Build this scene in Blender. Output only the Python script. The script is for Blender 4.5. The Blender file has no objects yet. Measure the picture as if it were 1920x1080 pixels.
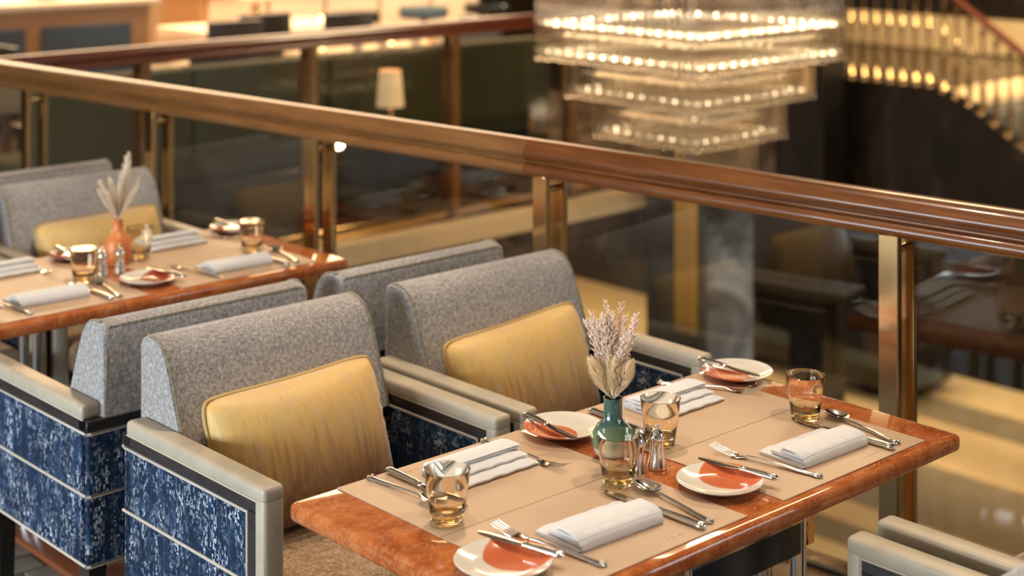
import bpy, bmesh, math, random
from mathutils import Vector, Matrix
random.seed(7)
PI = math.pi
SC = bpy.context.scene
COL = SC.collection

# ------------------------------------------------------------------ camera
CAM_POS = (-1.7023, -2.3229, 1.8455)
cd = bpy.data.cameras.new('camera'); cam = bpy.data.objects.new('camera', cd); COL.objects.link(cam)
cam.location = CAM_POS
cam.rotation_euler = (PI/2, 0, math.radians(-42.575))
cd.sensor_width = 36; cd.lens = 2950/1920*36
cd.shift_y = -(540+212.15)/1920
cd.clip_end = 200
cd.dof.use_dof = True; cd.dof.focus_distance = 3.05; cd.dof.aperture_fstop = 2.5
SC.camera = cam

# ------------------------------------------------------------------ world, lights, exposure
SC.view_settings.view_transform = 'Standard'
SC.view_settings.look = 'None'
SC.view_settings.gamma = 1
SC.view_settings.use_curve_mapping = False
SC.view_settings.exposure = 0.0
w = bpy.data.worlds.new('world'); SC.world = w; w.use_nodes = True
w.node_tree.nodes['Background'].inputs[0].default_value = (1.0, 0.88, 0.76, 1)
w.node_tree.nodes['Background'].inputs[1].default_value = 0.2

def area(name, loc, target, size, power, col, sy=None, spread=PI):
    l = bpy.data.lights.new(name, 'AREA'); l.energy = power; l.color = col
    l.shape = 'RECTANGLE'; l.size = size; l.size_y = sy or size; l.spread = spread
    o = bpy.data.objects.new(name, l); COL.objects.link(o); o.location = loc
    o.rotation_euler = (Vector(target)-Vector(loc)).to_track_quat('-Z', 'Y').to_euler()
    return o
def spot(name, loc, target, power, col, ang, blend=.6, rad=.05):
    l = bpy.data.lights.new(name, 'SPOT'); l.energy = power; l.color = col
    l.spot_size = math.radians(ang); l.spot_blend = blend; l.shadow_soft_size = rad
    o = bpy.data.objects.new(name, l); COL.objects.link(o); o.location = loc
    o.rotation_euler = (Vector(target)-Vector(loc)).to_track_quat('-Z', 'Y').to_euler()
    return o
WARM = (1.0, .82, .64)
area('window_daylight', (-5.6, 1.3, 1.10), (0, .9, .75), 4.2, 540, (.80, .91, 1.0), 1.5)
spot('downlight_table', (1.0, .5, 3.2), (.75, -.32, .75), 125, WARM, 75, .8, .06)
spot('downlight_table_end', (-.15, -.1, 3.2), (.15, -.3, .75), 50, (1, .84, .68), 65, .8, .06)
spot('downlight_seat', (.5, 1.05, 3.2), (.55, 1.72, .75), 175, WARM, 80, .8, .06)
spot('downlight_front', (1.0, -1.3, 3.2), (.9, -.9, .6), 100, WARM, 70, .8, .06)
area('atrium_ceiling_glow', (7.2, 3.6, 5.8), (9.4, 5.2, -3.6), 3.0, 1000, (1, .76, .45), 3.0)
area('gallery_ceiling_glow', (4.8, 8.3, 3.1), (4.6, 7.9, 0), 6.0, 700, (1, .70, .42), 3.0)
area('under_gallery_glow', (11.6, 11.2, -.75), (11.6, 11.2, -3.6), 3.0, 170, (1, .74, .40), 3.0)
area('stair_wall_glow', (12.4, 3.4, 1.2), (12.6, 5.7, -.5), 1.0, 330, (1, .80, .46), 1.0)
area('landing_underside_fill', (12.2, 5.6, -.55), (12.2, 5.6, -3.6), 2.0, 260, (1, .78, .46), 5.0)  # added unseen light that brightens the lobby floor under the landing
area('lobby_cool_fill', (6.8, -7.0, 3.2), (6.0, 3.7, -.6), 3.0, 300, (.80, .91, 1.0), 3.0)  # added unseen cool light to tint the atrium column, no window there

# ------------------------------------------------------------------ materials
MATS = {}
class NT:
    def __init__(s, name):
        s.m = bpy.data.materials.new(name); s.m.use_nodes = True
        s.t = s.m.node_tree; s.n = s.t.nodes; s.l = s.t.links
        s.b = s.n['Principled BSDF']; MATS[name] = s.m
    def node(s, typ, **kw):
        n = s.n.new(typ)
        for k, v in kw.items():
            if k.startswith('i_'):
                n.inputs[k[2:].replace('_', ' ')].default_value = v
            else: setattr(n, k, v)
        return n
    def link(s, a, b): s.l.new(a, b)
    def coords(s, scale=(1, 1, 1), kind='Object', rot=(0, 0, 0)):
        tc = s.node('ShaderNodeTexCoord'); mp = s.node('ShaderNodeMapping')
        mp.inputs['Scale'].default_value = scale; mp.inputs['Rotation'].default_value = rot
        s.link(tc.outputs[kind], mp.inputs[0]); return mp.outputs[0]
    def noise(s, vec, scale=5, detail=4, rough=.55, dist=0):
        n = s.node('ShaderNodeTexNoise'); n.inputs['Scale'].default_value = scale
        n.inputs['Detail'].default_value = detail; n.inputs['Roughness'].default_value = rough
        n.inputs['Distortion'].default_value = dist
        if vec is not None: s.link(vec, n.inputs['Vector'])
        return n.outputs['Fac']
    def ramp(s, fac, stops, interp='LINEAR'):
        r = s.node('ShaderNodeValToRGB'); r.color_ramp.interpolation = interp
        while len(r.color_ramp.elements) < len(stops): r.color_ramp.elements.new(.5)
        for e, (p, c) in zip(r.color_ramp.elements, stops):
            e.position = p; e.color = (*c, 1) if len(c) == 3 else c
        s.link(fac, r.inputs[0]); return r.outputs[0]
    def math(s, op, a, b=None, clamp=False):
        m = s.node('ShaderNodeMath', operation=op); m.use_clamp = clamp
        for i, v in enumerate((a, b)):
            if v is None: continue
            if isinstance(v, (int, float)): m.inputs[i].default_value = v
            else: s.link(v, m.inputs[i])
        return m.outputs[0]
    def mix(s, fac, a, b):
        m = s.node('ShaderNodeMix', data_type='RGBA')
        for sock, v in ((m.inputs[0], fac), (m.inputs[6], a), (m.inputs[7], b)):
            if isinstance(v, (int, float)): sock.default_value = v
            elif isinstance(v, tuple): sock.default_value = (*v, 1)
            else: s.link(v, sock)
        return m.outputs[2]
    def col(s, v):
        if isinstance(v, tuple): s.b.inputs['Base Color'].default_value = (*v, 1)
        else: s.link(v, s.b.inputs['Base Color'])
    def set(s, **kw):
        for k, v in kw.items():
            s.b.inputs[k.replace('_', ' ')].default_value = v
    def bump(s, h, strength=.3, dist=.01):
        b = s.node('ShaderNodeBump'); b.inputs['Strength'].default_value = strength
        b.inputs['Distance'].default_value = dist
        s.link(h, b.inputs['Height']); s.link(b.outputs[0], s.b.inputs['Normal'])

def simple(name, col, rough=.5, metal=0, **kw):
    t = NT(name); t.col(col); t.set(Roughness=rough, Metallic=metal, **kw)
    n = t.noise(t.coords((1, 1, 1)), 35, 3)
    t.col(t.mix(t.math('MULTIPLY', n, .18), col, tuple(c*.72 for c in col)))
    return t
def emit(name, col, strength):
    t = NT(name); t.col(col); t.b.inputs['Emission Color'].default_value = (*col, 1)
    t.b.inputs['Emission Strength'].default_value = strength
    return t

# grey tweed
def tweed(name, a, b, c, sc=1):
    t = NT(name)
    v = t.coords((1, 1, .45)); v2 = t.coords((.5, .5, 1.3))
    n1 = t.noise(v, 210*sc, 3, .65); n2 = t.noise(v2, 190*sc, 3, .65); n3 = t.noise(t.coords(), 9, 3)
    k = t.math('ADD', t.math('MULTIPLY', n1, .6), t.math('MULTIPLY', n2, .4))
    col = t.ramp(k, [(.36, a), (.5, b), (.62, c)])
    t.col(t.mix(t.math('MULTIPLY', n3, .25), col, b))
    t.set(Roughness=.92, Sheen_Weight=.25, Sheen_Roughness=.5); t.bump(k, .35, .003)
tweed('grey_tweed', (.115, .105, .105), (.27, .25, .24), (.47, .44, .42))
tweed('brown_tweed', (.13, .075, .035), (.30, .185, .095), (.50, .35, .21), .8)
tweed('olive_piping', (.10, .085, .05), (.2, .17, .11), (.3, .26, .18))

# blue abstract weave
t = NT('blue_weave')
tc = t.node('ShaderNodeTexCoord'); sx = t.node('ShaderNodeSeparateXYZ'); t.link(tc.outputs['Object'], sx.inputs[0])
u = t.math('ADD', sx.outputs[0], sx.outputs[1])
def blocks(su, sz, thr, half, off):
    cx = t.node('ShaderNodeCombineXYZ')
    t.link(t.math('MULTIPLY', u, su), cx.inputs[0]); t.link(t.math('MULTIPLY', sx.outputs[2], sz), cx.inputs[1])
    vo = t.node('ShaderNodeTexVoronoi', voronoi_dimensions='2D', distance='CHEBYCHEV')
    vo.inputs['Scale'].default_value = 1; vo.inputs['Randomness'].default_value = .75
    ad = t.node('ShaderNodeVectorMath', operation='ADD'); ad.inputs[1].default_value = (off, off*.7, 0)
    t.link(cx.outputs[0], ad.inputs[0]); t.link(ad.outputs[0], vo.inputs['Vector'])
    sp = t.node('ShaderNodeSeparateColor'); t.link(vo.outputs['Color'], sp.inputs[0])
    on = t.math('GREATER_THAN', sp.outputs[0], thr)
    inside = t.math('LESS_THAN', vo.outputs['Distance'], half)
    soft = t.math('MULTIPLY', on, inside)
    return t.math('MULTIPLY', soft, t.math('ADD', t.math('MULTIPLY', sp.outputs[1], .65), .35)), cx.outputs[0]
b1, c1 = blocks(160, 66, .60, .30, 0)
b2, c2 = blocks(105, 120, .70, .28, 5.3)
b3, c3 = blocks(260, 50, .66, .32, 11.7)
big = t.noise(t.coords((1, 1, .8)), 16, 3, .6)
cz = t.node('ShaderNodeCombineXYZ'); t.link(t.math('MULTIPLY', u, 34), cz.inputs[0]); t.link(t.math('MULTIPLY', sx.outputs[2], 5), cz.inputs[1])
strk = t.noise(cz.outputs[0], 1, 4, .65)
mask = t.math('MULTIPLY', t.ramp(big, [(.38, (.10, .10, .10)), (.60, (1, 1, 1))]), t.ramp(strk, [(.40, (.05, .05, .05)), (.58, (1, 1, 1))]))
bw = t.math('MULTIPLY', t.math('MAXIMUM', t.math('MAXIMUM', b1, b2), t.math('MULTIPLY', b3, .6)), mask)
fine = t.noise(t.coords((1, 1, .25)), 260, 2)
base = t.ramp(t.noise(t.coords((1, 1, .5)), 30, 4, .65), [(.35, (.0025, .0075, .022)), (.55, (.0065, .020, .050)), (.74, (.030, .068, .14))])
base = t.mix(t.math('MULTIPLY', fine, .3), base, (.012, .034, .078))
t.col(t.mix(bw, base, (.66, .72, .80)))
t.set(Roughness=.85, Specular_IOR_Level=.2); t.bump(t.math('ADD', bw, fine), .3, .002)

t = NT('cream_leather'); n = t.noise(t.coords(), 14, 3)
t.col(t.ramp(n, [(.3, (.36, .305, .225)), (.7, (.43, .365, .27))])); t.set(Roughness=.42)
t.bump(t.noise(t.coords(), 420, 2), .12, .001)
simple('cream_piping', (.58, .50, .41), .5)
t = NT('dark_wood'); n = t.noise(t.coords((4, 1, 4)), 20, 4)
t.col(t.ramp(n, [(.3, (.016, .013, .012)), (.7, (.034, .028, .026))])); t.set(Roughness=.38)

# gold silk cushion: woven ombre with some shading painted in, bronze streaks toward the lower hem (Generated z = cushion height)
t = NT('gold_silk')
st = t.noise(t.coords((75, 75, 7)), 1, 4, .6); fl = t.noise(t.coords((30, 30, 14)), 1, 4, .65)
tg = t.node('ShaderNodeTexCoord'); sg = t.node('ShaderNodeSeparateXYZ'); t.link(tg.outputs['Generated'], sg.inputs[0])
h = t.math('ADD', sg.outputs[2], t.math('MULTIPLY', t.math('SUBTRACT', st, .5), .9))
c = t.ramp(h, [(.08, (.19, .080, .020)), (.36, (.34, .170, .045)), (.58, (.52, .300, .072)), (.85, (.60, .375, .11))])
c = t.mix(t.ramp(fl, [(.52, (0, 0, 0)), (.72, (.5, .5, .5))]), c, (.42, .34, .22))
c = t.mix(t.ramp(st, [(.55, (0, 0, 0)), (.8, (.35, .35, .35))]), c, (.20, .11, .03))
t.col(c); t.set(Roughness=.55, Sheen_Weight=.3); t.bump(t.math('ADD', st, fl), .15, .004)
simple('gold_piping', (.42, .27, .08), .5)

# coral marble
t = NT('coral_marble')
v = t.coords((1, 1, 1)); n1 = t.noise(v, 9, 6, .62, 1.3); n2 = t.noise(t.coords((.6, 1.3, 1), rot=(0, 0, .6)), 22, 6, .65, 1.6); n3 = t.noise(v, 2.2, 3)
c = t.ramp(n1, [(.28, (.26, .058, .014)), (.46, (.40, .105, .026)), (.60, (.52, .165, .045)), (.78, (.58, .25, .10))])
c = t.mix(t.ramp(n2, [(.47, (0, 0, 0)), (.5, (.55, .55, .55)), (.53, (0, 0, 0))]), c, (.62, .33, .17))
c = t.mix(t.math('MULTIPLY', n3, .35), c, (.28, .06, .018))
t.col(c); t.set(Roughness=.035, Specular_IOR_Level=.4)

t = NT('tan_leather'); n = t.noise(t.coords(), 5, 3)
t.col(t.ramp(n, [(.3, (.485, .325, .205)), (.7, (.545, .375, .24))])); t.set(Roughness=.5)
t.bump(t.noise(t.coords(), 380, 2), .08, .001)
t = NT('emboss'); t.col((.66, .50, .35)); t.set(Roughness=.45)
t = NT('white_linen'); n = t.noise(t.coords((1, 1, 1)), 700, 2)
t.col(t.ramp(n, [(.3, (.65, .64, .63)), (.7, (.72, .71, .70))])); t.set(Roughness=.9, Sheen_Weight=.2)
t.bump(t.noise(t.coords(), 60, 4), .12, .004)
# plate glaze: cream with a coral half (Object x,y)
def plate_mat(name, coral, patch):
    t = NT(name); tc = t.node('ShaderNodeTexCoord'); sx = t.node('ShaderNodeSeparateXYZ'); t.link(tc.outputs['Object'], sx.inputs[0])
    px, py, r = patch
    dx = t.math('SUBTRACT', sx.outputs[0], px); dy = t.math('SUBTRACT', sx.outputs[1], py)
    d = t.math('SQRT', t.math('ADD', t.math('MULTIPLY', dx, dx), t.math('MULTIPLY', dy, dy)))
    d = t.math('ADD', d, t.math('MULTIPLY', t.noise(t.coords(), 14, 2), .012))
    k = t.ramp(t.math('DIVIDE', d, r*2), [(.49, (1, 1, 1)), (.515, (0, 0, 0))])
    cr = t.ramp(t.noise(t.coords(), 18, 3), [(.3, coral), (.75, tuple(x*1.15 for x in coral))])
    t.col(t.mix(k, (.76, .70, .60), cr)); t.set(Roughness=.12, Coat_Weight=.5)
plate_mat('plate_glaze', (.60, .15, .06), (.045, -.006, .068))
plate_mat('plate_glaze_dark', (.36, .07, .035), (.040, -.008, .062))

t = NT('silver'); t.col((.80, .76, .71)); t.set(Roughness=.13, Metallic=1)
t.bump(t.noise(t.coords(), 240, 2), .03, .001)
t = NT('chrome'); t.col((.72, .72, .72)); t.set(Roughness=.08, Metallic=1); t.bump(t.noise(t.coords(), 8, 2), .02, .002)
t = NT('brass'); t.col((.66, .43, .20)); t.set(Roughness=.16, Metallic=1); t.bump(t.noise(t.coords((1, 1, .1)), 60, 2), .05, .002)
t = NT('amber_glass'); t.col((1.0, .925, .79)); t.set(Roughness=0, Transmission_Weight=1, IOR=1.46); t.bump(t.noise(t.coords(), 30, 2), .02, .002)
t = NT('amber_base'); t.col((1.0, .72, .30)); t.set(Roughness=.02, Transmission_Weight=1, IOR=1.46); t.bump(t.noise(t.coords(), 90, 2), .35, .004)
t = NT('green_glaze'); tc = t.node('ShaderNodeTexCoord'); sx = t.node('ShaderNodeSeparateXYZ'); t.link(tc.outputs['Generated'], sx.inputs[0])
k = t.math('ADD', sx.outputs[2], t.math('MULTIPLY', t.math('SUBTRACT', t.noise(t.coords(), 30, 3), .5), .08))
t.col(t.ramp(k, [(.17, (.55, .53, .48)), (.22, (.12, .19, .10)), (.45, (.10, .17, .09)), (.62, (.035, .085, .07)), (.9, (.03, .10, .085))]))
t.set(Roughness=.15, Coat_Weight=.6)
t = NT('orange_glaze'); t.col(t.ramp(t.noise(t.coords(), 160, 2), [(.35, (.50, .13, .025)), (.65, (.66, .22, .06))])); t.set(Roughness=.35); t.bump(t.noise(t.coords(), 160, 2), .4, .004)
def dried(name, col):
    t = simple(name, col, .9); out = t.n['Material Output']
    tl = t.node('ShaderNodeBsdfTranslucent'); tl.inputs[0].default_value = (*col, 1)
    mx = t.node('ShaderNodeMixShader'); mx.inputs[0].default_value = .45
    t.link(t.b.outputs[0], mx.inputs[1]); t.link(tl.outputs[0], mx.inputs[2]); t.link(mx.outputs[0], out.inputs[0])
dried('dried_plume', (.95, .84, .64)); dried('dried_sprig', (.93, .81, .70)); dried('pale_plume', (.90, .82, .70))

# mahogany handrail
def rail_mat(name, cs):
    t = NT(name); g = t.noise(t.coords((26, 2.0, 26)), 1.6, 6, .6, .5); g2 = t.noise(t.coords((90, 4, 90)), 1.5, 4)
    c = t.ramp(g, [(.25, cs[0]), (.5, cs[1]), (.75, cs[2])])
    t.col(t.mix(t.math('MULTIPLY', g2, .4), c, cs[0])); t.set(Roughness=.30, Coat_Weight=.35, Coat_Roughness=.08, Specular_IOR_Level=.3)
rail_mat('mahogany_red', ((.075, .022, .005), (.145, .045, .010), (.21, .075, .018)))
rail_mat('mahogany_honey', ((.105, .042, .012), (.175, .074, .022), (.24, .108, .036)))
rail_mat('mahogany_dark', ((.10, .020, .008), (.15, .032, .012), (.20, .046, .018)))
# balustrade glass: clear sheet with Fresnel reflection
def sheet_glass(name, tint, ior=1.42):
    t = NT(name); t.n.remove(t.b); out = t.n['Material Output']
    tr = t.node('ShaderNodeBsdfTransparent'); tr.inputs[0].default_value = (*tint, 1)
    gl = t.node('ShaderNodeBsdfGlossy'); gl.inputs['Roughness'].default_value = 0; gl.inputs[0].default_value = (1, 1, 1, 1)
    lw = t.node('ShaderNodeLayerWeight'); lw.inputs[0].default_value = .5
    f0 = ((ior-1)/(ior+1))**2
    fr = t.math('ADD', t.math('MULTIPLY', t.math('POWER', lw.outputs['Facing'], 5), 1-f0), f0)
    sm = t.ramp(t.noise(t.coords(), 3, 3), [(.4, (.0, .0, .0)), (.8, (.012, .012, .012))]); t.link(sm, gl.inputs['Roughness'])
    mx = t.node('ShaderNodeMixShader'); t.link(fr, mx.inputs[0]); t.link(tr.outputs[0], mx.inputs[1]); t.link(gl.outputs[0], mx.inputs[2])
    t.link(mx.outputs[0], out.inputs[0])
sheet_glass('sheet_glass', (.93, .92, .88), 1.55)
t = NT('champagne'); t.col((.80, .74, .66)); t.set(Roughness=.2, Metallic=1); t.bump(t.noise(t.coords(), 30, 2), .03, .002)
t = NT('crystal'); t.col((1, .92, .80)); t.set(Roughness=.03, Transmission_Weight=1, IOR=1.5); t.bump(t.noise(t.coords(), 20, 2), .05, .002)
emit('lamp_warm', (1, .80, .52), 9.0)
emit('lamp_soft', (1, .78, .50), 3.2)
emit('lamp_tip', (1, .86, .62), 2.4)
emit('candle_glow', (1, .62, .30), 9.0)
emit('shade_glow', (1, .72, .40), .38)

# floors and stone
t = NT('grey_stone'); n = t.noise(t.coords((1, 1, 1)), 6, 5, .6, .4)
t.col(t.ramp(n, [(.3, (.135, .112, .09)), (.7, (.27, .23, .19))])); t.set(Roughness=.55)
simple('dark_grout', (.07, .062, .055), .8)
t = NT('brown_marble'); n = t.noise(t.coords(), 7, 6, .62, 1.2)
t.col(t.ramp(n, [(.3, (.035, .018, .009)), (.5, (.11, .055, .026)), (.66, (.20, .11, .055)), (.72, (.36, .26, .17))])); t.set(Roughness=.16)
t = NT('cream_stone'); n = t.noise(t.coords(), 1.3, 5, .6, .8)
t.col(t.ramp(n, [(.3, (.47, .34, .19)), (.7, (.56, .42, .25))])); t.set(Roughness=.4)
t = NT('taupe_stone'); n = t.noise(t.coords((1, 3, 1)), 1.5, 5)
t.col(t.ramp(n, [(.3, (.16, .125, .08)), (.7, (.21, .165, .115))])); t.set(Roughness=.45)
t = NT('dark_marble'); n = t.noise(t.coords((1, 1, .35)), 2.3, 7, .68, .9)
t.col(t.ramp(n, [(.35, (.004, .003, .0025)), (.55, (.010, .007, .0055)), (.68, (.030, .022, .017)), (.8, (.07, .055, .048))])); t.set(Roughness=.28)
t = NT('pillar_marble'); n = t.noise(t.coords((1, 1, .5)), 3.2, 7, .66, 1.2)
t.col(t.ramp(n, [(.35, (.012, .013, .014)), (.58, (.05, .052, .054)), (.75, (.16, .165, .17))])); t.set(Roughness=.12)
t = NT('pillar_reflection'); n = t.noise(t.coords((.6, .6, 1.0)), 1.7, 5, .6, .8)  # cool window reflection painted as pale blue-grey bands
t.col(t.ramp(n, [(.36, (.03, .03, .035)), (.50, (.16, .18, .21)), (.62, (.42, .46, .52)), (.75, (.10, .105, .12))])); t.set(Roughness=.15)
t = NT('dark_floor'); n = t.noise(t.coords(), 2.2, 6, .65, 1.4)
t.col(t.ramp(n, [(.3, (.018, .012, .008)), (.55, (.06, .042, .03)), (.75, (.17, .12, .085))])); t.set(Roughness=.18)
simple('olive_velvet', (.050, .046, .014), .9); simple('dark_plaster', (.045, .030, .020), .8); simple('brown_plaster', (.36, .22, .125), .8)
simple('warm_plaster', (.50, .36, .20), .8); simple('black_lacquer', (.012, .011, .010), .22)
simple('tan_wood', (.42, .22, .10), .45); simple('reddish_wood', (.20, .06, .022), .35); simple('cream_cloth', (.66, .52, .38), .85)
simple('blue_grey', (.06, .085, .115), .5); simple('gold_reflection', (.46, .27, .06), .6); simple('white_china', (.78, .74, .68), .2)
simple('ceiling_white', (.50, .40, .30), .85); simple('pink_bloom', (.62, .25, .14), .7)

# ------------------------------------------------------------------ mesh builder
class MB:
    def __init__(s): s.bm = bmesh.new()
    def _post(s, vs, rot, loc):
        if rot: bmesh.ops.rotate(s.bm, verts=vs, cent=(0, 0, 0), matrix=rot)
        if loc: bmesh.ops.translate(s.bm, verts=vs, vec=loc)
    def box(s, lo, hi, bev=0, seg=2, rot=None, loc=None):
        r = bmesh.ops.create_cube(s.bm, size=1); vs = r['verts']
        d = [hi[i]-lo[i] for i in range(3)]
        for v in vs: v.co = Vector([lo[i]+(v.co[i]+.5)*d[i] for i in range(3)])
        if bev:
            es = list({e for v in vs for e in v.link_edges})
            q = bmesh.ops.bevel(s.bm, geom=es, offset=bev, segments=seg, profile=.5, affect='EDGES')
            vs = list({v for f in q['faces'] for v in f.verts} | {v for v in vs if v.is_valid})
        s._post(vs, rot, loc); return s
    def tube(s, p0, p1, r0, r1=None, seg=12, cap=True):
        r1 = r0 if r1 is None else r1
        p0, p1 = Vector(p0), Vector(p1); d = p1-p0; q = d.to_track_quat('Z', 'Y')
        a = [s.bm.verts.new(p0+q @ Vector((r0*math.cos(2*PI*i/seg), r0*math.sin(2*PI*i/seg), 0))) for i in range(seg)]
        b = [s.bm.verts.new(p1+q @ Vector((r1*math.cos(2*PI*i/seg), r1*math.sin(2*PI*i/seg), 0))) for i in range(seg)]
        for i in range(seg):
            j = (i+1) % seg; s.bm.faces.new((a[i], a[j], b[j], b[i]))
        if cap: s.bm.faces.new(a[::-1]); s.bm.faces.new(b)
        return s
    def path(s, pts, r, seg=6, closed=False):
        pts = [Vector(p) for p in pts]; n = len(pts); rings = []
        for i, p in enumerate(pts):
            if closed: d = pts[(i+1) % n]-pts[i-1]
            else: d = pts[min(i+1, n-1)]-pts[max(i-1, 0)]
            q = d.to_track_quat('Z', 'Y')
            rr = r[i] if isinstance(r, (list, tuple)) else r
            rings.append([s.bm.verts.new(p+q @ Vector((rr*math.cos(2*PI*k/seg), rr*math.sin(2*PI*k/seg), 0))) for k in range(seg)])
        for i in range(n if closed else n-1):
            A, B = rings[i], rings[(i+1) % n]
            off = min(range(seg), key=lambda o: (A[0].co-B[o].co).length)
            for k in range(seg):
                j = (k+1) % seg; s.bm.faces.new((A[k], A[j], B[(j+off) % seg], B[(k+off) % seg]))
        if not closed: s.bm.faces.new(rings[0][::-1]); s.bm.faces.new(rings[-1])
        return s
    def lathe(s, prof, seg=32, cap0=True, cap1=True, loc=(0, 0, 0)):
        rings = []
        for r, z in prof:
            if r < 1e-5: rings.append([s.bm.verts.new((loc[0], loc[1], loc[2]+z))])
            else: rings.append([s.bm.verts.new((loc[0]+r*math.cos(2*PI*i/seg), loc[1]+r*math.sin(2*PI*i/seg), loc[2]+z)) for i in range(seg)])
        for A, B in zip(rings, rings[1:]):
            for i in range(seg):
                j = (i+1) % seg
                if len(A) == 1 and len(B) == 1: break
                if len(A) == 1: s.bm.faces.new((A[0], B[j], B[i]))
                elif len(B) == 1: s.bm.faces.new((A[i], A[j], B[0]))
                else: s.bm.faces.new((A[i], A[j], B[j], B[i]))
        if cap0 and len(rings[0]) > 1: s.bm.faces.new(rings[0][::-1])
        if cap1 and len(rings[-1]) > 1: s.bm.faces.new(rings[-1])
        return s
    def prism(s, poly, axis, a, b):
        """poly: 2-D points; axis 'x' -> (y,z), 'y' -> (x,z), 'z' -> (x,y)"""
        def mk(p, t): return {'x': (t, p[0], p[1]), 'y': (p[0], t, p[1]), 'z': (p[0], p[1], t)}[axis]
        A = [s.bm.verts.new(mk(p, a)) for p in poly]; B = [s.bm.verts.new(mk(p, b)) for p in poly]
        n = len(poly)
        for i in range(n):
            j = (i+1) % n; s.bm.faces.new((A[i], A[j], B[j], B[i]))
        s.bm.faces.new(A[::-1]); s.bm.faces.new(B); return s
    def sweep(s, secs, seg=10):
        """secs: (y, z, halfwidth_x, halfthick_z) elliptical sections along y"""
        rings = [[s.bm.verts.new((hw*math.cos(2*PI*k/seg), y, z+ht*math.sin(2*PI*k/seg))) for k in range(seg)] for y, z, hw, ht in secs]
        for A, B in zip(rings, rings[1:]):
            for k in range(seg):
                j = (k+1) % seg; s.bm.faces.new((A[k], B[k], B[j], A[j]))
        s.bm.faces.new(rings[0]); s.bm.faces.new(rings[-1][::-1]); return s
    def build(s, name, mat, parent=None, smooth=None, loc=None, rot=None):
        bmesh.ops.recalc_face_normals(s.bm, faces=s.bm.faces)
        me = bpy.data.meshes.new(name); s.bm.to_mesh(me); s.bm.free()
        me.materials.append(MATS[mat])
        if smooth is not None:
            me.polygons.foreach_set('use_smooth', [True]*len(me.polygons))
            me.set_sharp_from_angle(angle=math.radians(smooth))
        o = bpy.data.objects.new(name, me); COL.objects.link(o)
        if parent: o.parent = parent
        if loc: o.location = loc
        if rot: o.rotation_euler = rot
        return o
def tag(o, label=None, cat=None, group=None, kind=None):
    if label: o['label'] = label
    if cat: o['category'] = cat
    if group: o['group'] = group
    if kind: o['kind'] = kind
    return o
def thing(name, label, cat, loc=(0, 0, 0), rz=0, group=None):
    o = bpy.data.objects.new(name, None); COL.objects.link(o); o.location = loc; o.rotation_euler = (0, 0, rz)
    o.empty_display_size = .05
    return tag(o, label, cat, group)
def kids(o): return [c for c in bpy.data.objects if c.parent == o]
def dup(o, loc, rz=0, label=None, group=None, skip=()):
    byp = {}
    for c in bpy.data.objects:
        if c.parent: byp.setdefault(c.parent, []).append(c)
    def cp(x, par):
        n = x.copy(); COL.objects.link(n); n.parent = par
        for ch in byp.get(x, []):
            if ch.name.split('.')[0] not in skip: cp(ch, n)
        return n
    r = cp(o, None); r.location = loc; r.rotation_euler = (0, 0, rz)
    if label: r['label'] = label
    if group: r['group'] = group
    return r
def share(o, name, parent, loc=None, rot=None, scale=None):
    n = bpy.data.objects.new(name, o.data); COL.objects.link(n); n.parent = parent
    if loc is not None: n.location = loc
    if rot is not None: n.rotation_euler = rot
    if scale is not None: n.scale = scale
    return n
def struct(name, mat, *boxes, bev=0, label=None):
    m = MB()
    for lo, hi in boxes: m.box(lo, hi, bev)
    o = m.build(name, mat); o['kind'] = 'structure'
    if label: o['label'] = label
    return o
RX = lambda y: 1.374-.08*y           # line of the near glass balustrade

# ------------------------------------------------------------------ the building
m = MB(); m.prism([(-6, -5), (RX(-5)+.50, -5), (RX(4.2)+.50, 4.2), (RX(4.2)+.5, 11), (-6, 11)], 'z', -.45, 0)
fl = m.build('floor', 'dark_grout'); tag(fl, 'grey stone tiled restaurant floor', kind='structure')
# tiles that show under the chairs
tm = MB().box((-.07, -.045, 0), (.07, .045, .006), .003, 1).build('tile', 'grey_stone', fl)
first = True
for r in range(16):
    for c in range(10):
        x = -.55+c*.147+(r % 2)*.073; y = .95+r*.097
        if first: tm.location = (x, y, 0); first = False
        else: share(tm, 'tile', fl, (x, y, random.uniform(-.002, .001)), (0, 0, random.uniform(-.01, .01)))
m = MB(); m.prism([(RX(-5)-.12, -5), (RX(-5)+.505, -5), (RX(4.2)+.505, 4.2), (RX(4.2)-.12, 4.2)], 'z', 0, .012)
m.build('marble_border', 'brown_marble', fl)
m = MB(); m.prism([(RX(-5)+.405, -5), (RX(-5)+.42, -5), (RX(4.2)+.42, 4.2), (RX(4.2)+.405, 4.2)], 'z', .012, .024)
m.build('border_strip', 'black_lacquer', fl)

fg = struct('floor_gallery', 'dark_floor', ((1.6, 4.28, -.45), (6.4, 11, 0)), ((6.4, 5.4, -.45), (8.2, 11, 0)), label='dark polished gallery floor across the atrium')
m = MB(); m.box((1.6, 4.20, -.115), (6.4, 4.30, .01), .01); m.build('nosing', 'cream_stone', fg)
fll = struct('floor_lower', 'cream_stone', ((1.5, -8, -3.8), (16, 16, -3.6)), label='cream stone lobby floor one level below')
for x0, x1 in ((12.35, 12.95), (9.95, 11.2), (9.12, 9.5), (7.2, 8.2)):
    MB().box((x0, -8, -3.6), (x1, 10.2, -3.588)).build('stone_band', 'taupe_stone', fll)
wf = struct('wall_far', 'dark_marble', ((13.8, -8, -3.6), (14.1, 16, 6.2)), label='dark marble wall at the far side of the atrium')
MB().box((13.74, 4.0, -2.2), (13.8, 8.4, -.05)).build('wall_panel', 'warm_plaster', wf)
MB().box((13.72, 5.8, .02), (13.8, 9.2, .40)).build('wall_panel', 'warm_plaster', wf)
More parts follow.
